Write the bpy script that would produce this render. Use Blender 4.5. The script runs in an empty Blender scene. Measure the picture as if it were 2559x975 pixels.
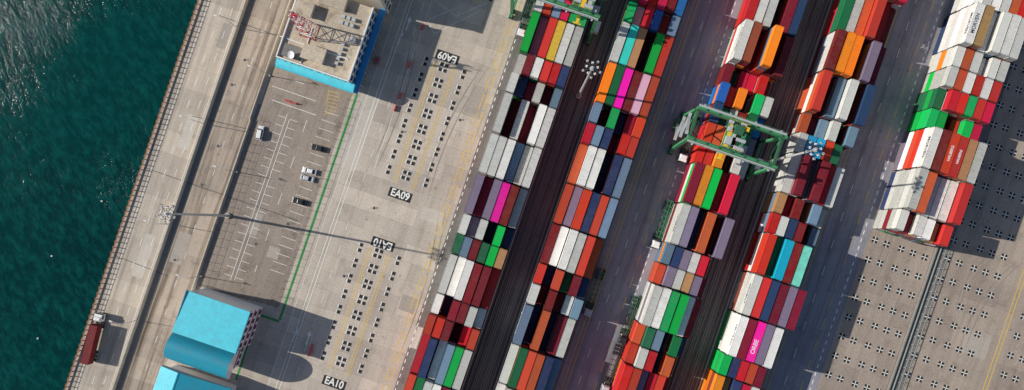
import bpy, math, random
from mathutils import Vector, Matrix
random.seed(11)
S=8.0; H=215.0; NX,NY=1290.0,563.0; K=0.343
A=math.atan(K); CA,SA=math.cos(A),math.sin(A)
U=Vector((-SA,-CA,0)); V=Vector((CA,-SA,0))
def T(px,py,z=0.0):
    f=(H-z)/H/S
    return Vector(((px-NX)*f,-(py-NY)*f,z))
def X(x0,py,z=0.0): # ground coordinate on a line running along the quay
    p=T(x0-K*py,py,0); p.z=z; return p
sc=bpy.context.scene
# ---------------------------------------------------------------- materials
def new_mat(name):
    m=bpy.data.materials.new(name); m.use_nodes=True
    nt=m.node_tree; b=nt.nodes['Principled BSDF']; return m,nt,b
def mixc(nt,fac,a,b,bt='MIX'):
    n=nt.nodes.new('ShaderNodeMix'); n.data_type='RGBA'; n.blend_type=bt
    for sock,val in ((n.inputs[0],fac),(n.inputs[6],a),(n.inputs[7],b)):
        if hasattr(val,'is_linked'): nt.links.new(val,sock)
        elif isinstance(val,(int,float)): sock.default_value=val
        else: sock.default_value=(*val[:3],1)
    return n.outputs[2]
def ramp(nt,inp,p0,p1,c0=(0,0,0),c1=(1,1,1)):
    r=nt.nodes.new('ShaderNodeValToRGB'); r.color_ramp.elements[0].position=p0; r.color_ramp.elements[1].position=p1
    r.color_ramp.elements[0].color=(*c0,1); r.color_ramp.elements[1].color=(*c1,1)
    nt.links.new(inp,r.inputs[0]); return r.outputs[0]
def mul(nt,a,k):
    n=nt.nodes.new('ShaderNodeMath'); n.operation='MULTIPLY'; nt.links.new(a,n.inputs[0])
    if hasattr(k,'is_linked'): nt.links.new(k,n.inputs[1])
    else: n.inputs[1].default_value=k
    return n.outputs[0]
def noise(nt,vec,scale,detail=4,rough=.55):
    n=nt.nodes.new('ShaderNodeTexNoise'); n.inputs['Scale'].default_value=scale; n.inputs['Detail'].default_value=detail; n.inputs['Roughness'].default_value=rough
    nt.links.new(vec,n.inputs['Vector']); return n.outputs[0]
def mapping(nt,vec,rz=0,scale=(1,1,1)):
    a=nt.nodes.new('ShaderNodeMapping'); a.inputs['Rotation'].default_value=(0,0,rz); nt.links.new(vec,a.inputs[0])
    b=nt.nodes.new('ShaderNodeMapping'); b.inputs['Scale'].default_value=scale; nt.links.new(a.outputs[0],b.inputs[0])
    return b.outputs[0]
def ground_mat(name,base,dark,slab=(8,6),joint=.35,track=.5,stain=.5,fine=.25,tscale=.35,patch=.5):
    m,nt,b=new_mat(name)
    tc=nt.nodes.new('ShaderNodeTexCoord').outputs['Object']
    rot=mapping(nt,tc,A)
    f1=ramp(nt,noise(nt,rot,.03,6,.6),.35,.68)
    c=mixc(nt,f1,base,[base[0]*.82,base[1]*.84,base[2]*.88])
    f2=ramp(nt,noise(nt,mapping(nt,tc,A,(tscale,.012,1)),1.0,5,.65),.46,.66)
    c=mixc(nt,mul(nt,f2,track),c,dark)
    f3=ramp(nt,noise(nt,rot,.22,8,.7),.52,.74)
    c=mixc(nt,mul(nt,f3,stain),c,dark)
    vo=nt.nodes.new('ShaderNodeTexVoronoi'); vo.inputs['Scale'].default_value=.28; nt.links.new(rot,vo.inputs['Vector'])
    f5=ramp(nt,vo.outputs['Distance'],.05,.16,(1,1,1),(0,0,0)); f6=ramp(nt,noise(nt,rot,.09,3),.5,.6)
    c=mixc(nt,mul(nt,mul(nt,f5,f6),.65),c,dark)
    n4=noise(nt,rot,2.2,8,.75); f4=ramp(nt,n4,.3,.75,(1-fine,)*3,(1+fine*.6,)*3)
    c=mixc(nt,1.0,c,f4,'MULTIPLY')
    br=nt.nodes.new('ShaderNodeTexBrick'); nt.links.new(rot,br.inputs['Vector'])
    br.offset=0.37; br.inputs['Scale'].default_value=1; br.inputs['Brick Width'].default_value=slab[0]; br.inputs['Row Height'].default_value=slab[1]
    br.inputs['Mortar Size'].default_value=.06; br.inputs['Mortar Smooth'].default_value=.3
    br.inputs['Color1'].default_value=(1,1,1,1); br.inputs['Color2'].default_value=(1-.3*patch,1-.3*patch,1-.28*patch,1); br.inputs['Mortar'].default_value=(1-joint,)*3+(1,)
    c=mixc(nt,1.0,c,br.outputs[0],'MULTIPLY')
    nt.links.new(c,b.inputs['Base Color']); b.inputs['Roughness'].default_value=.9
    b.inputs['Specular IOR Level'].default_value=.2
    bp=nt.nodes.new('ShaderNodeBump'); bp.inputs['Strength'].default_value=.25; bp.inputs['Distance'].default_value=.03
    nt.links.new(n4,bp.inputs['Height']); nt.links.new(bp.outputs[0],b.inputs['Normal'])
    return m
def paint_mat(name,c,rough=.55,wear=.3,wearcol=(.3,.28,.26),scale=1.2,metal=0):
    m,nt,b=new_mat(name)
    tc=nt.nodes.new('ShaderNodeTexCoord').outputs['Object']
    f=ramp(nt,noise(nt,tc,scale,8,.7),.5,.75)
    nt.links.new(mixc(nt,mul(nt,f,wear),c,wearcol),b.inputs['Base Color'])
    b.inputs['Roughness'].default_value=rough; b.inputs['Metallic'].default_value=metal
    return m
def container_mat(name,c):
    m,nt,b=new_mat('container_paint_'+name)
    tc=nt.nodes.new('ShaderNodeTexCoord').outputs['Object']
    oi=nt.nodes.new('ShaderNodeObjectInfo')
    ad=nt.nodes.new('ShaderNodeVectorMath'); ad.operation='MULTIPLY_ADD'
    nt.links.new(oi.outputs['Random'],ad.inputs[0]); ad.inputs[1].default_value=(97,53,71); nt.links.new(tc,ad.inputs[2])
    vec=ad.outputs[0]
    hs=nt.nodes.new('ShaderNodeHueSaturation'); hs.inputs['Color'].default_value=(*c,1)
    def mr(src,lo,hi):
        n=nt.nodes.new('ShaderNodeMapRange'); n.inputs[3].default_value=lo; n.inputs[4].default_value=hi; nt.links.new(src,n.inputs[0]); return n.outputs[0]
    nt.links.new(mr(oi.outputs['Random'],.72,1.15),hs.inputs['Value'])
    wn=nt.nodes.new('ShaderNodeTexWhiteNoise'); wn.noise_dimensions='1D'; nt.links.new(oi.outputs['Random'],wn.inputs['W'])
    nt.links.new(mr(wn.outputs[0],.485,.515),hs.inputs['Hue'])
    f1=ramp(nt,noise(nt,vec,.5,7,.65),.38,.7)
    c1=mixc(nt,mul(nt,f1,mr(wn.outputs[0],.08,.55)),hs.outputs[0],(.065+c[0]*.54,.06+c[1]*.54,.055+c[2]*.54))
    # transverse grime streaks left by water lying in the roof corrugation
    st=nt.nodes.new('ShaderNodeMapping'); st.inputs['Scale'].default_value=(.35,2.2,.6); nt.links.new(vec,st.inputs[0])
    f3=ramp(nt,noise(nt,st.outputs[0],1.0,6,.75),.47,.75)
    c1=mixc(nt,mul(nt,f3,mr(oi.outputs['Random'],.7,.15)),c1,(.06+c[0]*.28,.05+c[1]*.26,.045+c[2]*.25))
    f2=ramp(nt,noise(nt,vec,1.1,9,.8),.575,.655)
    pw=nt.nodes.new('ShaderNodeMath'); pw.operation='POWER'; nt.links.new(wn.outputs[0],pw.inputs[0]); pw.inputs[1].default_value=1.8
    c2=mixc(nt,mul(nt,f2,pw.outputs[0]),c1,(.17,.075,.04))
    nt.links.new(c2,b.inputs['Base Color']); b.inputs['Roughness'].default_value=.55; b.inputs['Specular IOR Level'].default_value=.22
    return m
CM={k:container_mat(n,c) for k,(n,c) in {
 'W':('white',(.80,.79,.76)),'w':('grey_white',(.57,.575,.545)),'R':('red',(.58,.012,.022)),'r':('maroon',(.22,.010,.022)),
 'O':('brick_red',(.57,.070,.030)),'o':('orange',(.88,.25,.012)),'Y':('yellow',(.88,.56,.06)),'G':('green',(.0,.46,.09)),
 'g':('dark_green',(.008,.15,.06)),'B':('blue',(.014,.14,.48)),'n':('navy',(.022,.045,.13)),'b':('steel_blue',(.16,.25,.36)),
 'P':('magenta',(.92,.006,.43)),'p':('mauve',(.25,.20,.30)),'T':('teal',(.03,.56,.47)),'C':('cyan',(.005,.44,.72)),
 't':('tan',(.50,.28,.12)),'M':('mint',(.18,.66,.50)),'L':('lilac_pink',(.62,.35,.44)),'D':('brown',(.30,.06,.035))}.items()}
m_white=paint_mat('white_road_paint',(.82,.82,.78),.8,.6,(.38,.36,.33),.8)
m_yellow=paint_mat('yellow_road_paint',(.70,.46,.06),.8,.6,(.40,.34,.26),.7)
m_green_paint=paint_mat('green_road_paint',(.03,.27,.06),.8,.6,(.3,.3,.25),.7)
m_blackpad=paint_mat('black_pad',(.012,.012,.014),.8,.3,(.12,.11,.10))
m_conc=paint_mat('parapet_concrete',(.52,.47,.40),.9,.6,(.25,.22,.19),.6)
m_concd=paint_mat('dark_concrete',(.2,.19,.18),.9,.6,(.1,.1,.1),.6)
m_steel=paint_mat('galvanised_steel',(.5,.52,.53),.45,.2,(.3,.3,.3),1,.2)
m_lampg=paint_mat('floodlight_housing',(.50,.52,.54),.5,.4,(.15,.15,.15),2)
m_dsteel=paint_mat('dark_steel',(.05,.05,.055),.6,.3,(.12,.08,.05))
m_rust=paint_mat('rusty_steel',(.22,.085,.04),.85,.5,(.08,.05,.04),.5)
m_rail=paint_mat('rail_steel',(.30,.23,.19),.6,.5,(.12,.08,.06),.5)
m_crane=paint_mat('crane_green',(.05,.26,.11),.5,.7,(.13,.15,.11),.6)
m_craned=paint_mat('crane_dark_green',(.03,.12,.06),.6,.4,(.08,.09,.07),.8)
m_rubber=paint_mat('rubber',(.015,.015,.016),.8,.1)
m_glass=paint_mat('dark_glass',(.015,.02,.025),.08,0)
m_cwhite=paint_mat('vehicle_white',(.8,.8,.8),.25,.05)
m_cblack=paint_mat('vehicle_black',(.03,.032,.036),.25,.05)
m_cgrey=paint_mat('vehicle_grey',(.5,.52,.54),.25,.05)
m_red=paint_mat('barrier_red',(.6,.03,.03),.5,.2)
m_redsteel=paint_mat('tower_red',(.45,.03,.04),.5,.2)
m_lampw=paint_mat('lamp_white',(.8,.8,.8),.3,.05)
m_yel=paint_mat('safety_yellow',(.8,.5,.03),.5,.2)
m_tyre=paint_mat('tyre_rubber_on_concrete',(.25,.215,.19),.9,1,(.42,.355,.305),.3)
m_patchd=ground_mat('repair_patch_dark',(.48,.425,.365),(.24,.21,.19),(60,60),.1,.2,.5,.3)
m_patchr=ground_mat('runway_concrete',(.24,.22,.21),(.12,.10,.09),(60,60),.1,.2,.5,.3)
m_patchl=ground_mat('repair_patch_light',(.66,.60,.52),(.36,.31,.27),(60,60),.1,.2,.5,.25)
m_concrete=ground_mat('yard_concrete',(.67,.585,.49),(.29,.245,.20),(9,5.5),.36,.3,.5,.32,.35,.75)
m_road=ground_mat('road_concrete',(.67,.58,.475),(.24,.195,.155),(30,7),.25,.55,.4,.25,.5,.65)
m_road2=ground_mat('road_worn',(.57,.47,.375),(.12,.088,.066),(30,7),.25,.95,.5,.28,.45,.6)
m_park=ground_mat('parking_asphalt',(.42,.35,.29),(.18,.145,.12),(40,30),.1,.35,.9,.45,.6)
m_asph=ground_mat('yard_lane_asphalt',(.38,.37,.41),(.16,.15,.17),(14,12),.15,.65,.5,.3,.5)
m_track=ground_mat('rail_bed',(.17,.15,.16),(.050,.040,.038),(47,19),.15,.9,.6,.45,.9)
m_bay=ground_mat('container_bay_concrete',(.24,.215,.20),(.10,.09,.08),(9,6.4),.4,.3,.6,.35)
m_yardr=ground_mat('east_yard_concrete',(.50,.41,.335),(.22,.175,.14),(10,8),.18,.35,.7,.4,.35,.7)
# ---------------------------------------------------------------- mesh helper
class MB:
    def __init__(s): s.v=[];s.f=[];s.m=[]
    def add(s,vs,fs,m):
        n=len(s.v); s.v+= [tuple(v) for v in vs]; s.f+=[tuple(i+n for i in f) for f in fs]; s.m+=[m]*len(fs)
    def frus(s,c,d0,z0,d1,z1,m=0,c1=None,rz=0):
        c1=c1 or c; vs=[]
        for (cc,d,z) in ((c,d0,z0),(c1,d1,z1)):
            for sx,sy in ((-1,-1),(1,-1),(1,1),(-1,1)):
                x,y=sx*d[0]/2,sy*d[1]/2
                if rz: x,y=x*math.cos(rz)-y*math.sin(rz),x*math.sin(rz)+y*math.cos(rz)
                vs.append((cc[0]+x,cc[1]+y,z))
        s.add(vs,[(3,2,1,0),(4,5,6,7),(0,1,5,4),(1,2,6,5),(2,3,7,6),(3,0,4,7)],m)
    def box(s,c,d,m=0,rz=0): s.frus((c[0],c[1]),(d[0],d[1]),c[2]-d[2]/2,(d[0],d[1]),c[2]+d[2]/2,m,None,rz)
    def cyl(s,p0,p1,r0,r1=None,n=8,m=0):
        r1=r0 if r1 is None else r1
        p0,p1=Vector(p0),Vector(p1); d=(p1-p0).normalized()
        a=d.orthogonal().normalized(); b=d.cross(a)
        vs=[]
        for p,r in ((p0,r0),(p1,r1)):
            for i in range(n):
                t=2*math.pi*i/n; vs.append(p+a*(r*math.cos(t))+b*(r*math.sin(t)))
        fs=[(i,(i+1)%n,n+(i+1)%n,n+i) for i in range(n)]+[tuple(range(n-1,-1,-1)),tuple(range(n,2*n))]
        s.add(vs,fs,m)
    def beam(s,p0,p1,w,h,m=0):
        p0,p1=Vector(p0),Vector(p1); d=(p1-p0).normalized()
        up=Vector((0,0,1)) if abs(d.z)<.95 else Vector((0,1,0))
        a=d.cross(up).normalized(); b=a.cross(d)
        vs=[p+a*(sx*w/2)+b*(sy*h/2) for p in (p0,p1) for sx,sy in ((-1,-1),(1,-1),(1,1),(-1,1))]
        s.add(vs,[(0,1,2,3),(7,6,5,4),(0,4,5,1),(1,5,6,2),(2,6,7,3),(3,7,4,0)],m)
    def quad(s,pts,m=0): s.add(pts,[tuple(range(len(pts)))],m)
    def mesh(s,name,mats):
        me=bpy.data.meshes.new(name); me.from_pydata(s.v,[],s.f)
        for m in mats: me.materials.append(m)
        me.polygons.foreach_set('material_index',s.m); me.validate(); me.update(); return me
    def obj(s,name,mats,loc=(0,0,0),rz=0,parent=None,bevel=0):
        o=bpy.data.objects.new(name,s.mesh(name,mats)); sc.collection.objects.link(o)
        o.location=loc; o.rotation_euler=(0,0,rz)
        if parent: o.parent=parent
        if bevel:
            md=o.modifiers.new('bevel','BEVEL'); md.width=bevel; md.segments=2; md.limit_method='ANGLE'
        return o
def empty(name,loc=(0,0,0),rz=0):
    o=bpy.data.objects.new(name,None); sc.collection.objects.link(o); o.location=loc; o.rotation_euler=(0,0,rz); return o
def put(name,me,loc,rz=0,parent=None):
    o=bpy.data.objects.new(name,me); sc.collection.objects.link(o); o.location=loc; o.rotation_euler=(0,0,rz)
    if parent: o.parent=parent
    return o
def text(name,body,size,mat,loc,rot,parent=None,offset=.0,extr=.004,sx=1):
    cu=bpy.data.curves.new(name,'FONT'); cu.body=body; cu.size=size; cu.align_x='CENTER'; cu.align_y='CENTER'; cu.extrude=extr; cu.offset=offset
    cu.materials.append(mat); o=bpy.data.objects.new(name,cu); sc.collection.objects.link(o); o.location=loc; o.rotation_euler=rot; o.scale=(sx,1,1)
    if parent: o.parent=parent
    return o
YA,YB=-900,2000
def strip(name,xa,xb,z,mat,ya=YA,yb=YB):
    b=MB(); b.quad([X(xa,ya,z),X(xa,yb,z),X(xb,yb,z),X(xb,ya,z)]); return b.obj(name,[mat])
# ---------------------------------------------------------------- ground & water
SW=499
b=MB()
far=9000
p=[X(SW,-far*2,0),X(SW,far*2,0),X(SW,far*2,0)+V*4000,X(SW,-far*2,0)+V*4000]
b.quad(p); q=[p[0],p[1]]; b.quad([q[0],q[0]-Vector((0,0,6)),q[1]-Vector((0,0,6)),q[1]])
b.obj('ground',[m_concrete])
# sea
m,nt,bs=new_mat('sea_water')
tc=nt.nodes.new('ShaderNodeTexCoord').outputs['Object']
wv=mapping(nt,tc,math.radians(-35),(1,.5,1))
n1=noise(nt,wv,.55,8,.62); n2=noise(nt,mapping(nt,tc,math.radians(-20),(1,.4,1)),.11,4,.55); n3=noise(nt,tc,.012,3,.5)
hh=nt.nodes.new('ShaderNodeMath'); hh.operation='MULTIPLY_ADD'; hh.inputs[1].default_value=1.3; nt.links.new(n2,hh.inputs[0]); nt.links.new(n1,hh.inputs[2])
f=ramp(nt,noise(nt,tc,.02,3,.5),.35,.65,(.3,.3,.3),(1,1,1))
bp=nt.nodes.new('ShaderNodeBump'); bp.inputs['Distance'].default_value=.40; nt.links.new(f,bp.inputs['Strength'])
nt.links.new(hh.outputs[0],bp.inputs['Height']); nt.links.new(bp.outputs[0],bs.inputs['Normal'])
c=mixc(nt,ramp(nt,n3,.35,.65),(.0008,.025,.027),(.001,.040,.040)); c=mixc(nt,mul(nt,ramp(nt,n1,.42,.70),.8),c,(.003,.078,.072))
nt.links.new(c,bs.inputs['Base Color']); bs.inputs['Roughness'].default_value=.10; bs.inputs['IOR'].default_value=1.33; bs.inputs['Specular IOR Level'].default_value=.13
m_sea=m
b=MB(); b.quad([(-4000,-4000,-2.5),(300,-4000,-2.5),(300,4000,-2.5),(-4000,4000,-2.5)]); b.obj('sea',[m_sea])
m_float=paint_mat('weathered_plastic',(.6,.6,.55),.6,.3)
for (px,py) in ((255,503),(95,846),(42,118),(130,640)):
    b=MB(); g=T(px,py,-2.5); b.frus((0,0),(.3,.45),-.1,(.5,.65),.12); b.frus((0,0),(.5,.65),.12,(.3,.45),.25,0); b.obj('floating_debris',[m_float],(g.x,g.y,-2.5),random.random()*3)
strip('quay_road',SW+14,613,.004,m_road)
strip('service_road',634,727,.004,m_road2)
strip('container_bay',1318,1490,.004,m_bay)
for xa,xb in ((1490,1566),(2000,2078)): strip('railway_bed',xa,xb,.008,m_track)
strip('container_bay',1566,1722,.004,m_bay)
strip('yard_lane',1722,1858,.006,m_asph)
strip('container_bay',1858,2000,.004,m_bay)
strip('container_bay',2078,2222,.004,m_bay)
strip('yard_lane',2222,2374,.006,m_asph)
strip('east_yard_pavement',2374,3600,.004,m_yardr)
b=MB()
for xa in (1499,1511,1523,1535,1547,1558,2009,2021,2033,2045,2058,2070):
    b.beam(X(xa,YA,.10),X(xa,YB,.10),.2,.16,0)
b.obj('railway_track',[m_rail])
for xa,xb in ((1515,1519),(1539,1543),(2025,2029),(2049,2054)): strip('runway_beam',xa,xb,.014,m_patchr)
b=MB()
for xa in (1488,1568,1999,2079): b.beam(X(xa,YA,.06),X(xa,YB,.06),.35,.11,0)
b.obj('concrete_kerb',[m_conc])
b=MB(); PI=[0]
def patch(px,py,w,l,m):
    z=.0078+.0003*PI[0]; PI[0]+=1
    p=T(px,py); a=V*w/2; c=U*l/2; b.quad([(*(p-a-c).xy,z),(*(p-a+c).xy,z),(*(p+a+c).xy,z),(*(p+a-c).xy,z)],m)
for (px,py,w,l,m) in ((683,632,3.6,3.6,0),(640,560,2.5,7,0),(895,330,6,24,1),(1190,250,5,9,0),(1080,540,7,4,1),
  (1020,760,5,5,0),(560,90,3,8,0),(470,330,3.5,11,1),(360,640,3.5,14,1),(450,620,4,10,0),
  (1030,840,5,7,1),(2440,860,8,8,0)): patch(px,py,w,l,m)
b.obj('pavement_patches',[m_patchd,m_patchl])
b=MB()
for (px,py) in ((580,212),(505,462),(437,650),(612,150),(545,365),(935,520),(1005,330),(860,690),(1150,300),(640,610),(720,560)):
    g=T(px,py); b.cyl((g.x,g.y,0),(g.x,g.y,.022),.45,n=14,m=0); b.box((g.x+.9,g.y,.011),(.6,.6,.018),1,-A)
b.obj('manhole_covers',[m_dsteel,m_concd])
# ---------------------------------------------------------------- seawall, parapets
b=MB()
b.beam(X(SW+3,YA,.2),X(SW+3,YB,.2),.7,.4,0)
b.beam(X(SW-3,YA,-.5),X(SW-3,YB,-.5),.5,.7,1)
for i in range(-60,200):
    p=X(SW-6,0,-.9)+U*(i*1.9); b.box((p.x,p.y,-1.0),(.5,.8,1.2),1,-A)
b.obj('seawall',[m_conc,m_rust])
def fence(name,x0,z,ya,yb,step,h,mats,post=.1,rails=(1,),p0=None,p1=None,rail=.05):
    b=MB()
    if p0 is None: p0,p1=X(x0,ya,z),X(x0,yb,z)
    d=(p1-p0); L=d.length; d.normalize(); n=int(L/step)
    for i in range(n+1):
        q=p0+d*(i*step); b.box((q.x,q.y,z+h/2),(post,post,h),0,-A)
    for r in rails:
        b.beam(p0+Vector((0,0,h*r)),p1+Vector((0,0,h*r)),rail,rail,0)
    return b.obj(name,mats)
fence('seawall_railing',SW+6,.4,YA,YB,1.7,1.1,[m_rust],.24,(.5,1),rail=.07)
def wall(name,x0,h,w,ya=YA,yb=YB,mats=[m_conc]):
    p0,p1=X(x0,ya),X(x0,yb); L=(p1-p0).length; b=MB()
    mid=(p0+p1)/2
    b.frus((0,0),(w*1.5,L),0,(w*1.1,L),h*.35,0); b.frus((0,0),(w*1.1,L),h*.35,(w,L),h,0)
    return b.obj(name,mats,mid,-A)
wall('concrete_parapet',618,1.35,.5)
wall('concrete_parapet',731,1.1,.35,ya=300,yb=740)
wall('concrete_parapet',728,1.0,.35,ya=-900,yb=300)
strip('drain_and_shade_strip',623,636,.0065,m_concd)  # no channel here: parapet's shadow painted as a dark strip on the ground
strip('drain_and_shade_strip',735,745,.0065,m_concd,260,740)  # plain dark strip beside the low parapet and fence
fence('chain_link_fence',746,0,300,735,2.6,2.4,[m_dsteel],.09,(.5,1),rail=.04)
fence('chain_link_fence',958,0,250,780,2.6,2.2,[m_dsteel],.09,(.5,1),rail=.04)
fence('chain_link_fence',0,0,0,0,2.2,2.2,[m_dsteel],.09,(.5,1),p0=T(503,712),p1=T(697,768),rail=.04)
b=MB(); b.quad([X(740,165,.005),X(740,716,.005),T(697,768,0)+Vector((0,0,.005)),X(962,225,.005)]); b.obj('car_park_surface',[m_park])
wm=MB(); ym=MB(); gm=MB(); bk=MB()
ZM=.016
def line(mb,p0,p1,w,z=ZM):
    p0=Vector(p0);p1=Vector(p1); d=(p1-p0).normalized(); n=Vector((-d.y,d.x,0))*w/2
    mb.quad([(*(p0+n).xy,z),(*(p0-n).xy,z),(*(p1-n).xy,z),(*(p1+n).xy,z)])
def xl(mb,x0,ya,yb,w,dash=None,gap=None,z=ZM):
    if not dash: line(mb,X(x0,ya),X(x0,yb),w,z); return
    p0,p1=X(x0,ya),X(x0,yb); L=(p1-p0).length; t=0
    while t<L: line(mb,p0+U*t,p0+U*min(L,t+dash),w,z); t+=dash+gap
def sq(mb,p,w,h,z): 
    a=V*w/2; c=U*h/2; mb.quad([(*(p-a-c).xy,z),(*(p-a+c).xy,z),(*(p+a+c).xy,z),(*(p+a-c).xy,z)])
# tyre marks: gently turning pairs of worn tracks
tm=MB(); TI=[0]
def track(px,py,ang,curv,L,w=.28):
    z=.0125+.0002*TI[0]; TI[0]+=1
    c=T(px,py); a=math.radians(ang); n=int(L/1.5)
    for off in (-.95,.95):
        x,y,aa=c.x-math.sin(a)*off,c.y+math.cos(a)*off,a; vl=[]
        for i in range(n+1):
            t=i/n; ww=w*min(1,4*t,4*(1-t))/2+.01
            vl.append(((x-math.sin(aa)*ww,y+math.cos(aa)*ww,z),(x+math.sin(aa)*ww,y-math.cos(aa)*ww,z)))
            x+=math.cos(aa)*1.5; y+=math.sin(aa)*1.5; aa+=curv*(1+.5*math.sin(i*.7))
        for (a0,b0),(a1,b1) in zip(vl,vl[1:]): tm.quad([a0,b0,b1,a1])
for t in ((2440,680,70,.05,26),(2520,620,200,.06,30),(2400,900,80,-.03,40),(2180,700,60,.03,26),(1000,900,65,.01,50),(1060,500,76,-.012,50),(930,420,62,.012,45)): track(*t)
tm.obj('tyre_marks',[m_tyre])
xl(wm,816,285,700,.14); xl(wm,826,300,700,.14)
for i in range(20):
    p=X(816,295)+U*(i*2.75); line(wm,p-V*2.6,p,.12); line(wm,p+V*1.2,p+V*3.8,.12)
for i in range(20):
    p=X(945,290)+U*(i*2.75); line(wm,p-V*4.6,p,.12)
for yy in (215,250): line(wm,T(680,yy),T(790,yy+38),.16)
line(wm,T(730,200),T(760,210),.16)
xl(wm,870,300,680,.14,4,8)
for i in range(7): line(ym,T(822-i*1.5,228+i*9),T(850-i*2,234+i*9),.14)
line(ym,T(822,225),T(812,290),.14)
xl(wm,560,YA,YB,.16,2.6,5.0); xl(wm,588,YA,YB,.14,2.6,5.0); xl(wm,523,YA,YB,.12); xl(wm,608,YA,YB,.12)
xl(wm,682,YA,YB,.14,2.2,7)
xl(wm,1000,YA,YB,.13); xl(wm,1022,YA,YB,.18); xl(wm,1031,YA,YB,.18); xl(wm,1062,YA,YB,.14,3,5); xl(wm,1080,YA,420,.12)
xl(gm,973,235,800,.75)
line(gm,T(697,803),T(645,786),.8); line(gm,T(645,783),T(590,950),.7)
for x0 in (1290,1303): xl(ym,x0,YA,YB,.26,5,1)
xl(wm,1322,YA,YB,.25,1.2,1.2); 
for x0 in (1737,1747): xl(ym,x0,YA,YB,.2)
xl(wm,1840,YA,YB,.25,1.3,1.3); xl(ym,1820,YA,YB,.2,4,3); xl(wm,1775,YA,YB,.15,3,6)
for x0 in (2240,2252): xl(ym,x0,YA,YB,.2)
xl(wm,2358,YA,YB,.25,1.3,1.3); xl(ym,2335,YA,YB,.2,4,3); xl(wm,2290,YA,YB,.15,3,6)
for x0 in (2790,2800): xl(ym,x0,YA,YB,.25)
def arrow(px,py,flip=1):
    p=T(px,py); d=-U*flip
    line(wm,p-d*2.2,p+d*.8,.3); n=V*.7
    wm.quad([(*(p+d*.8-n).xy,ZM),(*(p+d*.8+n).xy,ZM),(*(p+d*2.6).xy,ZM)])
for a in ((770,845),(736,838),(1020,60),(1000,95)): arrow(*a)
for a,c in (((1068,50),(1140,20)),((1068,50),(1085,85)),((1085,85),(1195,30)),((1085,0),(1140,40)),((1140,40),(1215,8))): line(wm,T(*a),T(*c),.12)
def slots(ox,oy):
    for cx,cy in ((0,0),(38,13),(50,17),(94,33)):
        p0=T(ox+cx,oy+cy)
        for i in range(8):
            for k in (0,1.75):
                p=p0+U*(i*5.1+k)
                sq(wm,p-V*.12,1.28,1.26,ZM); sq(bk,p+V*.05,1.12,1.16,ZM+.004)
    for cx,cy in ((20,7),(26,9),(66,23),(72,25)):
        line(ym,T(ox+cx,oy+cy),T(ox+cx,oy+cy)+U*40,.2)
slots(1066,147); slots(903,612)
for i in range(-3,0): slots(1066+163*-i,147+465*i)
def pad(txt,px,py,flip):
    p=T(px,py); sq(bk,p,7.4,3.0,ZM+.001)
    text('painted_bay_number',txt,3.3,m_white,(p.x,p.y,ZM+.008),(0,0,-A+(math.pi if flip else 0)),offset=.07,sx=.85)
pad('EA09',1118,143,1); pad('EA09',1000,487,0); pad('EA10',957,610,1); pad('EA10',835,957,0)
p=T(2311,119); text('painted_bay_number','A4',2.2,m_white,(p.x,p.y,ZM+.008),(0,0,-A),offset=.03)
def cross(p,s=2.1):
    sq(bk,p,s,s,ZM)
    line(wm,p-V*s*.58,p+V*s*.58,.24,ZM+.004); line(wm,p-U*s*.58,p+U*s*.58,.24,ZM+.004)
for r in range(-14,26):
    for x0b,cnt in ((2392,5),(2590,5),(2830,5)):
        for j in range(cnt):
            g=j*3.9+(0.0 if j<2 else .9)
            base=X(x0b,600)+U*(r*6.36+random.uniform(-.1,.1))+V*(g)
            if r<0 and x0b==2392: continue
            cross(base,1.8)
wm.obj('white_road_markings',[m_white]); ym.obj('yellow_road_markings',[m_yellow]); gm.obj('green_walkway_marking',[m_green_paint]); bk.obj('black_bay_pads',[m_blackpad])
b=MB()
for (a,c) in (((365,420),(745,552)),((545,38),(700,92)),((480,290),(650,330)),((290,640),(420,690))):
    line(b,T(*a),T(*c),.2,.0152)
b.obj('thin_dark_lines',[m_dsteel])  # thin dark lines laid across the roads and car park
strip('drain_and_shade_strip',2548,2588,.0072,m_patchr)  # drain bed under the rail strip
m_gg=paint_mat('grey_green_rail',(.30,.34,.32),.6,.5,(.15,.14,.12),.6)
wall('concrete_parapet',2552,.9,.3,ya=520,mats=[m_concd]); wall('concrete_parapet',2563,.6,.25,ya=520,mats=[m_gg])
fence('pipe_railing',2573,0,520,YB,2.5,1.1,[m_gg],.16,(1,),rail=.12)
fence('pipe_railing',2583,0,520,YB,2.5,1.1,[m_gg],.16,(1,),rail=.12)
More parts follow.
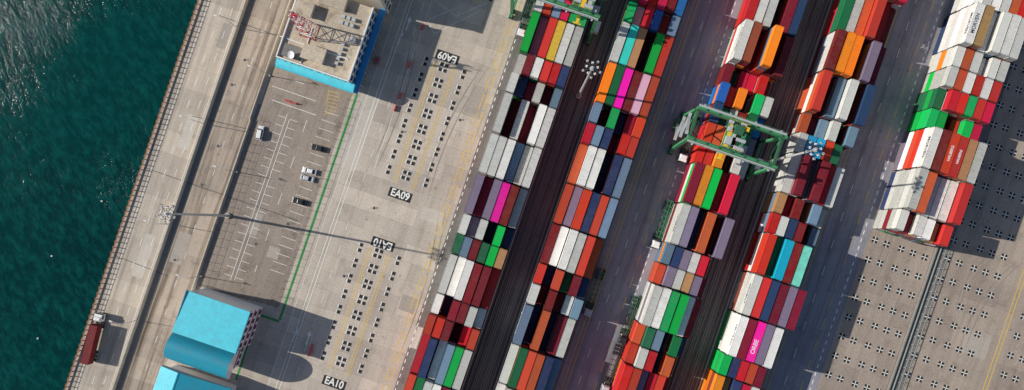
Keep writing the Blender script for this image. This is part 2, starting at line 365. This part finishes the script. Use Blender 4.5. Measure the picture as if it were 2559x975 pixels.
# ---------------------------------------------------------------- containers
def container_mesh(L):
    b=MB(); W=2.44; Hc=2.59; hw=W/2; hl=L/2
    for sx in (-1,1):
        for sy in (-1,1): b.box((sx*(hw-.08),sy*(hl-.08),Hc/2),(.16,.16,Hc-.02),0)
        b.box((sx*(hw-.04),0,Hc-.07),(.078,L-.33,.12),0); b.box((sx*(hw-.05),0,.09),(.1,L-.33,.16),0)
    for sy in (-1,1):
        b.box((0,sy*(hl-.05),Hc-.07),(W-.33,.1,.12),0); b.box((0,sy*(hl-.05),.09),(W-.33,.1,.16),0)
        for sx in (-1,1):
            for z in (Hc-.055,.06): b.box((sx*(hw-.085),sy*(hl-.085),z),(.19,.19,.125),1)
    n=int(L/.56); step=(L-.32)/n
    def prof(lo,hi,n,step,start):
        pts=[]
        for i in range(n):
            y=start+i*step
            pts+=[(y,hi),(y+step*.4,hi),(y+step*.5,lo),(y+step*.9,lo)]
        pts.append((start+n*step,hi)); return pts
    pr=prof(hw-.09,hw-.03,n,step,-hl+.16)
    for sx in (-1,1):
        for (y0,x0),(y1,x1) in zip(pr,pr[1:]):
            q=[(sx*x0,y0,.15),(sx*x1,y1,.15),(sx*x1,y1,Hc-.12),(sx*x0,y0,Hc-.12)]
            b.quad(q if sx>0 else q[::-1],0)
    pr=prof(Hc-.075,Hc-.02,n,step,-hl+.16)
    for (y0,z0),(y1,z1) in zip(pr,pr[1:]): b.quad([(-hw+.08,y0,z0),(hw-.08,y0,z0),(hw-.08,y1,z1),(-hw+.08,y1,z1)],0)
    pr=prof(hl-.09,hl-.03,4,.53,-1.06)
    for (x0,y0),(x1,y1) in zip(pr,pr[1:]): b.quad([(x0,y0,.15),(x0,y0,Hc-.12),(x1,y1,Hc-.12),(x1,y1,.15)],0)
    b.box((0,-hl+.06,Hc/2),(W-.34,.06,Hc-.3),0)
    for x in (-.85,-.35,.35,.85): b.cyl((x,-hl+.01,.12),(x,-hl+.01,Hc-.12),.025,n=5,m=1)
    b.box((0,-hl+.025,Hc/2),(.03,.02,Hc-.3),1)
    return b.mesh('shipping_container_%d'%round(L),[CM['W'],m_dsteel])
ME20=container_mesh(6.06); ME40=container_mesh(12.19)
def cont(c,forty,loc,rz=-A):
    o=put('shipping_container',ME40 if forty else ME20,loc,rz)
    o.material_slots[0].link='OBJECT'; o.material_slots[0].material=CM[c]; return o
PIT=2.72; BAY=12.72
DARK='rrnDrngr'
POOL='WwRrOonbpgGRrOWwDrRO'
TOPS={}
def row(tag,x0top,z,ys,blocks,base,pre=4,post=3):
    start=T(x0top-K*ys,ys,z); start.z=0
    def block(off,n20,cols,tiers,key):
        forty=(n20==2); pit=BAY if forty else BAY/2
        for j,cc in enumerate(cols.split()):
            c=cc[0]; t=tiers if len(cc)==1 else int(cc[1])
            if c=='-': continue
            if c=='K': c=random.choice(DARK); t=max(1,tiers-3) if len(cc)==1 else t
            elif len(cc)==1:
                dt=random.choice((0,0,0,-1))
                t=tiers if c in 'PCGTMYoL' else tiers+dt
            ctr=start+U*(off+pit/2)+V*(1.22+j*PIT)
            for k in range(t):
                top=(k==t-1)
                col=c if top else random.choice(POOL)
                if not top and j==0 and (random.random()<.7 or (k>=t-2 and c in 'wW')): col=c
                jx=random.uniform(-.07,.07); jy=random.uniform(-.12,.12)
                o=cont(col,forty,(ctr.x+jx*V.x+jy*U.x,ctr.y+jx*V.y+jy*U.y,.02+k*2.6),-A+random.uniform(-.004,.004))
                if top: TOPS[(key,j)]=o
    off=0
    for i,(n,cols,*tt) in enumerate(blocks):
        block(off,n,cols,tt[0] if tt else base,(tag,i)); off+=BAY*n/2
    for i in range(post): block(off,2,' '.join(random.choice(POOL) for _ in range(6)),base,(tag,'b',i)); off+=BAY
    off=0
    for i in range(pre): off-=BAY; block(off,2,' '.join(random.choice(POOL) for _ in range(6)),base,(tag,'a',i))
row(1,1341,10.4,-76,[
 (1,'G p R r B w'),(1,'w R b R G G'),
 (2,'G p O Y W w'),(1,'w r W O R n'),(1,'w n r2 w K b3'),(2,'w K W K W W'),(2,'w w W b w W'),(2,'p r p P r w'),
 (1,'w p w K G n2'),(1,'g3 b r g G t'),(2,'w W W r r O'),(1,'W K r r w W'),(1,'O R r K R O'),(2,'R n W b G w'),(1,'O g w W r b'),(1,'w R W n O G')],4,pre=3)
row(2,1575,10.4,-51,[
 (1,'g R O R r B'),(1,'G W R B R b'),
 (2,'w T t K G R'),(2,'o g P r L O'),(1,'b K G n2 r R'),(1,'R b n K R O'),(2,'O W W K n b'),(2,'O p R n O b'),
 (2,'r W W w O O'),(1,'O K O g r n3'),(1,'w K r r2 W b'),(2,'b K O K r w'),(2,'w g O O n b'),(1,'W w R g O p')],4,pre=3)
row(3,1880,12,-56,[
 (2,'R W w K r n4',4),(2,'w5 D5 K o6 r3 r4',5),(1,'r3 K R2 R2 R3 K',3),(1,'B R o K G w',4),(1,'n4 g3 w3 r3 g4 B3',4),(1,'R O o K g p',4),(1,'R O o K W w',4),
 (2,'r o G r R -',5),(2,'w p n3 O K p',5),(1,'b n p W R K',4),(1,'O p w t p r2',4),(2,'w W G G W r3',5),
 (1,'O g b K g n2',4),(1,'R w R K O K',4),(2,'R R p R O K',4)],5,pre=3)
row(4,2120,12,-31,[
 (2,'g w O O R r3',5),(2,'r o o K p r',5),(2,'O K b w K n',5),(1,'O K2 b w K b',4),(1,'w C C R g K',4),(2,'w r K r R w',5),
 (1,'t R r K b w',4),(1,'R w n r K b',4),(2,'R5 g4 C5 r5 M5 -',5),(2,'w O n r p r',5),(2,'W5 r5 P5 p5 W5 -',5),(1,'G n R O r K',4),(2,'o t n R w r',4)],5,pre=3)
row(5,2434,13,-93,[
 (2,'W w W w O R',5),(2,'W6 t W w W w',6),(1,'w O w W w w',5),(1,'w O W R W O',5),(1,'g R R G O R',5),(1,'G G K R G R',4),(2,'W6 r6 R6 O6 t6 w6',6),(2,'w O w W W O',6),(1,'w r W W t O',5)],5,pre=3,post=0)
m_txtd=paint_mat('lettering_dark',(.03,.05,.12),.6,.1); m_txtw=paint_mat('lettering_white',(.8,.8,.8),.6,.1)
def rooftext(key,body,mat,size=1.7,yoff=0,flip=0):
    o=TOPS.get(key)
    if o: text('lettering',body,size,mat,(0,yoff,2.59+.006),(0,0,math.pi/2+(math.pi if flip else 0)),o,.02)
def sidetext(key,body,mat,size=1.5,down=0):
    o=TOPS.get(key)
    if o: text('lettering',body,size,mat,(-1.225,0,1.35-down*2.6),(math.pi/2,0,-math.pi/2),o,.02)
rooftext(((4,10),2),'ORBE',m_txtw,1.8,-1.5)
rooftext(((5,6),2),'HALBERG',m_txtw,1.1,0)
rooftext(((5,6),3),'HALBERG',m_txtw,1.0,0)
rooftext(((5,1),0),'MORVEN',m_txtd,1.5,0)
for key,t in ((((3,1),0),'HALVORD'),(((4,5),0),'NORSUND'),(((4,10),0),'VELTRAN'),(((5,1),0),'MORVEN'),(((5,6),0),'MORVEN'),(((4,9),0),'ARDENT'),(((3,8),0),'LINMAR')):
    sidetext(key,t,m_txtd,1.6)
# ---------------------------------------------------------------- RTG crane
def crane(c,trolley=.45):
    b=MB(); z=21.0; hx=12.6; hy=4.4
    for sy in (-1,1):
        b.box((0,sy*hy,z+.8),(26.5,.85,1.7),0)
        b.box((0,sy*(hy+.85),z+1.0),(26,.65,.08),2)
        b.beam((-13,sy*(hy+1.2),z+2.0),(13,sy*(hy+1.2),z+2.0),.07,.07,0)
        for i in range(14): b.beam((-13+i*2,sy*(hy+1.2),z+1),(-13+i*2,sy*(hy+1.2),z+2),.06,.06,0)
        b.box((0,sy*(hy-.25),z+1.72),(25.8,.14,.12),1)
        for i in range(7): b.box((-11+i*3.7+.4*sy,sy*(hy+.1),z+1.75),(.6,.5,.25),1)
        for sx in (-1,1):
            b.beam((sx*hx,sy*hy,z+.2),(sx*hx,sy*(hy+1.0),1.6),.9,.8,0)
            b.box((sx*hx,sy*(hy+1.0),1.3),(.9,2.6,1.0),0)
            for q in (-.9,.9):
                for dx in (-.42,.42): b.cyl((sx*hx+dx-.18,sy*(hy+1)+q,.75),(sx*hx+dx+.18,sy*(hy+1)+q,.75),.75,n=14,m=3)
    for sx in (-1,1):
        b.box((sx*hx,0,2.2),(.8,2*hy+2,.9),0)
        b.box((sx*(hx-.1),0,z-.5),(.6,2*hy-1.2,.9),1)
        b.beam((sx*hx,-hy,z-1),(sx*hx,0,z-6),.3,.3,0); b.beam((sx*hx,hy,z-1),(sx*hx,0,z-6),.3,.3,0)
    b.box((-hx-1.2,2,2.6),(1.8,4,2.2),1); b.box((hx+1.1,-1.5,3),(1.6,3.4,2.4),4)
    for k in range(5):
        s=1 if k%2 else -1
        b.beam((-hx-1.1,-s*2.4,3.5+k*3.5),(-hx-1.1,s*2.4,7+k*3.5),.8,.12,2)
        b.box((-hx-1.1,s*2.9,7+k*3.5),(.9,1.1,.1),2)
    tx=-hx+2*hx*trolley
    for sy in (-1,1): b.box((tx,sy*(hy-.3),z+2.1),(6.2,.6,.6),1)
    for dx in (-2.6,-.8,1,2.6): b.box((tx+dx,0,z+2.25),(.5,2*hy-.5,.5),0)
    b.box((tx+.3,1.6,z+3.1),(2.4,2.6,1.3),1); b.box((tx-1.6,-2.0,z+3.0),(1.8,2.2,1.1),2); b.cyl((tx+.4,-3.2,z+3.0),(tx+3,-3.2,z+3.0),.55,n=12,m=2); b.cyl((tx+.4,-.9,z+3.0),(tx+3,-.9,z+3.0),.55,n=12,m=2)
    for (dx,dy,wx,wy) in ((-2.2,1.2,.9,1.4),(-2.3,3.2,1.2,.8),(2.2,.6,.8,1.2),(1.2,3.6,1.6,.5),(-.4,-.2,.7,.9)): b.box((tx+dx,dy,z+2.9),(wx,wy,.8),random.choice((0,1,2,5)))
    for sy in (-1,1): b.beam((tx-3,sy*3.9,z+3.4),(tx+3,sy*3.9,z+3.4),.07,.07,5)
    b.box((tx+2.4,2.6,z+2.9),(1.2,1.2,.8),5)
    b.frus((tx+4.0,-2.4),(1.7,2.0),z-2.2,(1.9,2.4),z,2); b.frus((tx+4.0,-3.45),(1.5,.12),z-2.0,(1.6,.12),z-.4,6)
    for sx in (-1,1):
        for sy in (-1,1): b.cyl((tx+sx*.9,sy*2.2,z+2),(tx+sx*.9,sy*2.2,15.3),.05,n=5,m=2)
    b.box((tx,0,15.0),(.9,11.8,.4),5); b.box((tx,5.9,14.8),(2.4,.35,.4),5); b.box((tx,-5.9,14.8),(2.4,.35,.4),5); b.box((tx,0,15.4),(2,5,.5),5)
    for sx in (-.9,-.3,.3,.9):
        for sy in (-1,1): b.box((sx*hx,sy*(hy+1.4),z+.7),(.5,.5,.35),2)
    return b.obj('gantry_crane',[m_crane,m_craned,m_steel,m_rubber,m_lampw,m_yel,m_glass],c,-A)
c=T(1842,344,22); c.z=0; crane(c,.46)
c=T(1400,-32,22); c.z=0; crane(c,.8)
# ---------------------------------------------------------------- high mast lights
def mast(px,py):
    top=T(px,py,38.5); b=MB()
    b.cyl((0,0,0),(0,0,38.5),.45,.24,12,0); b.cyl((0,0,0),(0,0,.6),.9,.9,12,2)
    b.cyl((0,0,37.6),(0,0,38.1),.6,.6,12,0)
    for i in range(10):
        a=2*math.pi*i/10+.2; r=2.3 if i%2 else 1.5
        d=Vector((math.cos(a),math.sin(a),0))
        b.beam(d*.5+Vector((0,0,37.9)),d*r+Vector((0,0,37.9)),.14,.14,3)
        b.box((d.x*r,d.y*r,37.75),(.5,.55,.35),1 if i%2 else 4,a)
        b.box((d.x*(r+.36),d.y*(r+.36),37.65),(.24,.6,.35),3,a)
    n=16
    for i in range(n):
        a0,a1=2*math.pi*i/n,2*math.pi*(i+1)/n
        b.beam((1.5*math.cos(a0),1.5*math.sin(a0),37.55),(1.5*math.cos(a1),1.5*math.sin(a1),37.55),.1,.08,3)
    return b.obj('high_mast_light',[m_steel,m_lampg,m_conc,m_dsteel,m_lampw],(top.x,top.y,0),0)
for p in ((412,534),(1480,170),(2040,374)): mast(*p)
def street_lamp(px,py,side=1):
    g=T(px,py); b=MB(); b.cyl((0,0,0),(0,0,9),.12,.07,8,0); b.box((0,0,.3),(.5,.5,.6),1)
    b.beam((0,0,9),(side*2.6,0,9.5),.09,.09,0); b.frus((side*3.0,0),(1.1,.4),9.42,(.9,.3),9.58,2)
    return b.obj('street_lamp',[m_steel,m_conc,m_lampw],g,-A)
for y in (-300,70,310,560,800,1100): street_lamp(618-K*y,y,-1); 
for y in (190,430,690): street_lamp(740-K*y,y,-1)
# ---------------------------------------------------------------- vehicles
h=math.radians
def car(px,py,rz,paint,kind='car'):
    b=MB(); L=4.5; W=1.8; 
    b.frus((0,0),(W,L),.28,(W*.97,L*.985),.72,0); b.frus((0,-.1),(W*.96,L*.97),.72,(W*.86,L*.9),.9,0)
    if kind=='car': b.frus((0,-.25),(W*.85,2.9),.9,(W*.68,1.65),1.38,1); b.frus((0,-.3),(W*.69,1.7),1.38,(W*.62,1.5),1.44,0)
    else: b.frus((0,-.45),(W*.88,3.3),.9,(W*.76,2.6),1.6,1); b.frus((0,-.5),(W*.77,2.65),1.6,(W*.7,2.4),1.68,0)
    zt=1.4 if kind=='car' else 1.62
    for sx in (-1,1):
        b.beam((sx*W*.425,1.1,.92),(sx*W*.34,.5,zt),.07,.07,0); b.beam((sx*W*.425,-1.6,.92),(sx*W*.34,-1.1,zt),.09,.07,0)
        b.box((sx*(W/2+.07),.75,.98),(.2,.12,.14),0)
        b.box((sx*.65,L/2-.02,.62),(.36,.1,.14),3); b.box((sx*.7,-L/2+.02,.68),(.28,.1,.14),4)
        for y in (-1.4,1.4): b.cyl((sx*(W/2-.2),y,.33),(sx*(W/2+.01),y,.33),.33,n=14,m=2)
    b.box((0,L/2,.4),(W*.8,.08,.16),2); b.box((0,-L/2,.4),(W*.8,.08,.16),2)
    o=b.obj('parked_car',[paint,m_glass,m_rubber,m_lampw,m_red],T(px,py),rz,bevel=.04); return o
car(652,333,h(-12),m_cwhite,'van'); car(797,371,h(75),m_cblack); car(775,428,h(76),m_cwhite); car(770,446,h(255),m_cgrey); car(750,504,h(75),m_cblack)
def truck(px,py,rz,load=None,cab=m_cwhite,col='r',frame=m_craned):
    e=empty('container_truck' if load else 'terminal_tractor',T(px,py),rz)
    b=MB()
    b.frus((0,7.6),(2.4,2.2),.9,(2.35,2.1),2.9,0); b.frus((0,8.72),(2.2,.06),1.7,(2.1,.06),2.6,1); 
    for sx in (-1,1): b.box((sx*1.21,7.8,2.1),(.05,1.1,.8),1); b.box((sx*1.4,8.5,2.2),(.25,.12,.5),3)
    b.frus((0,7.3),(2.0,1.4),2.9,(1.8,.9),3.4,0); b.box((0,8.75,.75),(2.4,.2,.5),3)
    b.box((0,6.1,.85),(.9,3.2,.3),3); b.cyl((.9,6.3,.9),(.9,6.3,3.2),.1,n=8,m=3); b.box((-.9,6.2,.9),(.5,1.0,.6),3)
    for y in (8.0,5.6,4.6):
        for sx in (-1,1): b.cyl((sx*.8,y,.52),(sx*1.2,y,.52),.52,n=14,m=2)
    b.obj('tractor_unit',[cab,m_glass,m_rubber,m_dsteel],parent=e,bevel=.05)
    b=MB()
    for sx in (-1,1): b.box((sx*.5,-.8,1.25),(.16,12.4,.3),0)
    for i in range(8): b.box((0,-6.6+i*1.66,1.3),(2.4,.2,.2),0)
    for sx in (-1,1): b.box((sx*1.15,-.8,1.33),(.12,12.3,.16),0)
    for y in (-3.6,-4.8,-6.0):
        for sx in (-1,1): b.cyl((sx*.8,y,.52),(sx*1.2,y,.52),.52,n=14,m=1)
    for sx in (-1,1): b.box((sx*.6,2.8,.6),(.12,.12,1.2),0)
    b.obj('trailer_chassis',[frame,m_rubber],parent=e)
    if load:
        o=put('loaded_container',ME40 if load==2 else ME20,(0,-.8,1.45),0,e); o.material_slots[0].link='OBJECT'; o.material_slots[0].material=CM[col]
    return e
truck(243,850,-A+h(5),2,m_cwhite,'r')
truck(1655,553,-A+math.pi,None,m_cwhite,frame=m_crane)
truck(1722,340,-A+math.pi,None,m_cwhite); 
truck(1322,30,-A+math.pi,None,m_cwhite)
truck(1487,722,-A+math.pi,None,m_cgrey)
truck(1573,790,-A+math.pi,None,m_cblack,frame=m_craned); truck(1530,910,-A+math.pi,None,m_cgrey,frame=m_dsteel)
def barrier(px,py,rz):
    b=MB(); b.frus((0,0),(.6,2.0),0,(.5,2.0),.25,0); b.frus((0,0),(.5,2.0),.25,(.2,1.9),.95,0); b.box((0,0,.62),(.36,1.6,.1),1); 
    return b.obj('traffic_barrier',[m_red,m_lampw],T(px,py),rz)
for p in ((720,253,h(70)),(735,258,h(75)),(1000,240,-A),(1023,162,-A),(988,271,-A),(1056,68,-A),(778,868,-A),(774,882,-A)): barrier(*p)
b=MB(); b.box((0,0,.5),(1.4,2.2,1.0),0); b.box((0,0,1.04),(1.6,2.4,.08),1); b.box((0,0,1.12),(.7,1.2,.08),0); b.obj('utility_cabinet',[m_red,m_concd],T(943,153),-A)
# ---------------------------------------------------------------- terminal building
m_roofc=ground_mat('roof_concrete',(.66,.56,.43),(.24,.17,.12),(7,9),.2,.15,1.0,.35)
m_cream=paint_mat('cream_wall',(.66,.60,.50),.85,.5,(.35,.3,.26),.4)
m_bluew=paint_mat('blue_wall',(.02,.25,.58),.6,.2)
def rib_mat(name,c,pitch=1.2):
    m,nt,b=new_mat(name); tc=nt.nodes.new('ShaderNodeTexCoord').outputs['Object']
    wv=nt.nodes.new('ShaderNodeTexWave'); wv.bands_direction='X'; wv.inputs['Scale'].default_value=pitch; nt.links.new(tc,wv.inputs[0])
    bp=nt.nodes.new('ShaderNodeBump'); bp.inputs['Strength'].default_value=.35; bp.inputs['Distance'].default_value=.06; nt.links.new(wv.outputs[1],bp.inputs['Height']); nt.links.new(bp.outputs[0],b.inputs['Normal'])
    n=noise(nt,tc,.5,7,.7); cc=mixc(nt,ramp(nt,n,.4,.72),c,[x*.72+.03 for x in c])
    cc=mixc(nt,1,cc,ramp(nt,wv.outputs[1],0,.35,(.8,.8,.8),(1,1,1)),'MULTIPLY')
    nt.links.new(cc,b.inputs['Base Color']); b.inputs['Roughness'].default_value=.4; return m
m_cy=rib_mat('cyan_sheet_roof',(.09,.68,.84),.7)
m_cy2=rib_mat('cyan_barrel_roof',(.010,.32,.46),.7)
m_pink=paint_mat('magenta_trim',(.45,.03,.16),.6,.2)
o0=T(692,143,10.2); o0.z=0
e=empty('terminal_office_building',o0,-A)
def part(name,mats,fn,par,bevel=0):
    b=MB(); fn(b); return b.obj(name,mats,parent=par,bevel=bevel)
W1=22.5;D1=23
def walls(b):
    b.box((W1/2,D1/2,4.9),(W1,D1,9.8),0)
    for k in range(3):
        z=1.6+k*3.1
        for i in range(9): b.box((W1+.01,1.6+i*2.45,z+.4),(.12,1.5,1.5),1)
        b.box((W1+.04,D1/2,z+1.7),(.2,D1,.5),2)
        for i in range(8): b.box((1.8+i*2.7,-.01,z+.4),(1.7,.12,1.5),1)
part('walls',[m_cream,m_glass,m_bluew],walls,e)
def roof(b):
    b.box((W1/2,D1/2,9.95),(W1+.2,D1+.2,.3),0)
    for (c,d) in (((W1/2,.1,10.5),(W1+.3,.35,.9)),((-.02,D1/2+.2,10.5),(.35,D1,.9)),((W1+.02,D1/2+.2,10.5),(.35,D1,.9))): b.box(c,d,1)
    b.box((W1/2-4,6.1,10.25),(.25,11,.3),1); b.box((9.5,6.2,10.22),(W1-1,.25,.25),1)
part('roof',[m_roofc,m_cwhite],roof,e)
def plant(b):
    b.box((10.5,4.3,11.0),(6.5,4.2,1.9),0); b.box((10.5,4.3,12.02),(6.9,4.6,.15),1)
    b.box((3.6,16,11.1),(5,3.5,2.0),0); b.box((3.6,16,12.15),(5.4,3.9,.15),1)
    b.box((11,21,11),(7.5,3.6,1.8),0); b.box((11,21,11.95),(7.8,3.9,.12),1)
    b.frus((4.0,2.9),(5.6,3.8),10.1,(5.6,3.8),10.9,3); 
    for i in range(6): b.box((15+ (i%3)*1.6,16+(i//3)*1.8,10.6),(1.1,1.0,1.0),2)
    for i in range(5): b.box((17.5,4+i*1.5,10.5),(.9,.9,.8),2)
    b.cyl((20,12,10),(20,12,11.8),.9,n=16,m=2); b.cyl((6.5,13.5,10.1),(13,13.5,10.4),.12,m=2)
part('rooftop_plant',[m_cream,m_roofc,m_steel,m_concd],plant,e)
def aw(b):
    n=9
    for i in range(n):
        a0,a1=math.pi/2*i/n,math.pi/2*(i+1)/n
        f=lambda a:(-2.6*math.sin(a),7.2+1.4*math.cos(a))
        (y0,z0),(y1,z1)=f(a0),f(a1)
        b.quad([(-.6,y0,z0),(-.6,y1,z1),(W1+1.6,y1,z1),(W1+1.6,y0,z0)],0)
    for x in (-.6,W1+1.6): b.quad([(x,0,7.2),(x,-2.6,7.2),(x,-1.8,8.2),(x,0,8.6)],0)
    for i in range(12): b.beam((i*2.1,-2.6,7.15),(i*2.1,0,8.75),.08,.1,1)
part('awning',[m_cy,m_bluew],aw,e)
part('side_canopy',[m_bluew,m_steel],lambda b:(b.frus((W1+1.1,D1/2+4),(2.2,D1+12),4.6,(2.0,D1+12),4.9,0),[b.cyl((W1+2,1+i*4,0),(W1+2,1+i*4,4.6),.1,m=1) for i in range(8)]),e)
def tower(b):
    cx,cy=6.8,10.6; hgt=15; z0=10.1
    def P(k,t): 
        s=2.3*(1-t)+.7*t; q=((-1,-1),(1,-1),(1,1),(-1,1))[k%4]; return (cx+q[0]*s,cy+q[1]*s,z0+hgt*t)
    N=6
    for i in range(N):
        m=0 if i%2==0 else 1
        for k in range(4):
            b.beam(P(k,i/N),P(k,(i+1)/N),.18,.18,m); b.beam(P(k,i/N),P(k+1,i/N),.12,.12,m)
            b.beam(P(k,i/N),P(k+1,(i+1)/N),.1,.1,m); b.beam(P(k+1,i/N),P(k,(i+1)/N),.1,.1,m)
    b.box((cx,cy,z0+hgt),(2.0,2.0,.12),0)
    for k in range(4):
        p=P(k,1); b.box((p[0]*1.0,p[1],z0+hgt+.9),(.3,.3,1.8),1)
    b.cyl((cx,cy,z0+hgt),(cx,cy,z0+hgt+4),.08,n=6,m=0)
part('lattice_antenna_tower',[m_redsteel,m_lampw],tower,e)
def dish(b):
    c=Vector((4.4,1.9,11.6)); ax=Vector((-.2,-.3,1)).normalized(); a=ax.orthogonal().normalized(); d=ax.cross(a)
    rings=[(0,0),(.5,.06),(.9,.22),(1.15,.38)]; n=18
    for (r0,h0),(r1,h1) in zip(rings,rings[1:]):
        for i in range(n):
            t0,t1=2*math.pi*i/n,2*math.pi*(i+1)/n
            g=lambda r,t,hh:c+a*(r*math.cos(t))+d*(r*math.sin(t))+ax*hh
            b.quad([g(r0,t0,h0),g(r1,t0,h1),g(r1,t1,h1),g(r0,t1,h0)] if r0 else [g(0,0,0),g(r1,t0,h1),g(r1,t1,h1)],0)
    b.cyl(c-Vector((0,0,1.4)),c,.12,n=8,m=1); b.cyl(c,c+ax*.8,.05,n=6,m=1)
part('satellite_dish',[m_lampw,m_steel],dish,e)
def wing(b):
    b.box((W1/2+1,D1+14+2,8.2),(W1+2,28,16.4),0); b.box((W1/2+1,D1+16,16.6),(W1+2.6,28.6,.4),1)
    for k in range(5):
        for i in range(10): b.box((W1+2.02,D1+4+i*2.6,1.8+k*3.1),(.12,1.6,1.6),2)
part('tall_wing',[m_cream,m_roofc,m_glass],wing,e)
# ---------------------------------------------------------------- blue roofed warehouse
o0=T(466,726,12.3); o0.z=0
e=empty('blue_roof_warehouse',o0,-A)
def ww(b):
    b.frus((9.9,-6.3),(18.6,12.4),0,(18.6,12.4),11.6,0)
    b.box((9.3,-16.2,3.6),(17.6,7.2,7.2),0)
    for k in range(3):
        b.box((19.24,-6.3,2.8+k*3.6),(.16,12.3,.45),1)
        for i in range(5): b.box((19.23,-1.6-i*2.4,1.4+k*3.6),(.1,1.4,1.5),2)
    b.box((18.16,-16.2,4.6),(.16,7.2,.5),1)
    for i in range(3):
        for z in (2.6,6.0): b.box((18.14,-14-i*2.2,z),(.12,1.3,1.4),2)
part('walls',[m_cwhite,m_pink,m_glass],ww,e)
def wr(b):
    x0,x1=0,19.8
    b.quad([(x0,0,12.0),(x0,-12.9,12.5),(x1,-12.9,12.5),(x1,0,12.0)]); b.quad([(x0,0,11.7),(x1,0,11.7),(x1,-12.9,12.2),(x0,-12.9,12.2)])
    b.quad([(x0,0,11.7),(x0,0,12),(x1,0,12),(x1,0,11.7)]); b.quad([(x1,0,11.7),(x1,0,12),(x1,-12.9,12.5),(x1,-12.9,12.2)]); b.quad([(x0,0,12),(x0,0,11.7),(x0,-12.9,12.2),(x0,-12.9,12.5)])
    b.box((x1+.02,-6.4,12.2),(.2,13,.35),1); b.box((x0-.02,-6.4,12.2),(.2,13,.35),1)
part('sheet_roof',[m_cy,m_cy2],wr,e)
def wb(b):
    n=22; x0,x1=-.7,18.9
    f=lambda a:(-12.95-4.6+4.6*math.cos(a),7.6+4.6*math.sin(a))
    for i in range(n):
        a0,a1=math.pi*i/n,math.pi*(i+1)/n; (y0,z0),(y1,z1)=f(a0),f(a1)
        b.quad([(x0,y0,z0),(x0,y1,z1),(x1,y1,z1),(x1,y0,z0)])
    for x in (x0,x1): b.quad([(x,*f(math.pi*i/n)) for i in range(n+1)],1)
o=part('barrel_roof',[m_cy2,m_cwhite],wb,e)
for pl in o.data.polygons: pl.use_smooth=pl.normal.x**2<.5
o0=T(402,915,8.5); o0.z=0
e=empty('blue_roof_shed',o0,-A)
part('walls',[m_cwhite,m_glass],lambda b:(b.box((11,-12,3.4),(20,22,6.8),0),[b.box((21.02,-3-i*3,4),(.1,1.6,1.6),1) for i in range(6)]),e)
def sr(b):
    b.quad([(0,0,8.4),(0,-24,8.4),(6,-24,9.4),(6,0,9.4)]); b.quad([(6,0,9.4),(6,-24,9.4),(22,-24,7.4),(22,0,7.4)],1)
    b.quad([(0,0,8.4),(6,0,9.4),(22,0,7.4),(22,0,7.0),(0,0,7.0)],1); b.quad([(22,0,7.4),(22,-24,7.4),(22,-24,7),(22,0,7)],1); b.quad([(0,0,8.4),(0,0,7),(0,-24,7),(0,-24,8.4)],1); b.quad([(0,-24,8.4),(6,-24,9.4),(22,-24,7.4),(22,-24,7.0),(0,-24,7.0)],1)
    b.box((6,-12,9.42),(.4,24,.12),1)
part('gable_roof',[m_cy,m_cy2],sr,e)
# ---------------------------------------------------------------- light
EL=29.4; n=math.hypot(1,.19); dx,dy=1/n,-.19/n; ce,se=math.cos(h(EL)),math.sin(h(EL))
sun=bpy.data.lights.new('sun','SUN'); sun.energy=5; sun.angle=h(.5); sun.color=(1,.94,.84)
so=bpy.data.objects.new('sun',sun); sc.collection.objects.link(so); so.rotation_euler=Vector((dx*ce,dy*ce,-se)).to_track_quat('-Z','Y').to_euler(); so.location=(-100,20,100)
w=bpy.data.worlds.new('World'); sc.world=w; w.use_nodes=True; nt=w.node_tree
sk=nt.nodes.new('ShaderNodeTexSky'); sk.sky_type='NISHITA'; sk.sun_disc=False; sk.sun_elevation=h(EL); sk.sun_rotation=math.atan2(-dx,-dy)
nt.links.new(sk.outputs[0],nt.nodes['Background'].inputs[0]); nt.nodes['Background'].inputs[1].default_value=.09
sc.view_settings.view_transform='Standard'; sc.view_settings.look='None'; sc.view_settings.exposure=0
# ---------------------------------------------------------------- camera
cam=bpy.data.cameras.new('camera'); co=bpy.data.objects.new('camera',cam); sc.collection.objects.link(co)
co.location=(0,0,H); cam.sensor_width=36; cam.lens=36*H/(2559/S); cam.shift_x=-10.5/2559; cam.shift_y=75.5/2559; cam.clip_end=20000; cam.clip_start=1
sc.camera=co
print('OBJECTS',len(bpy.data.objects))
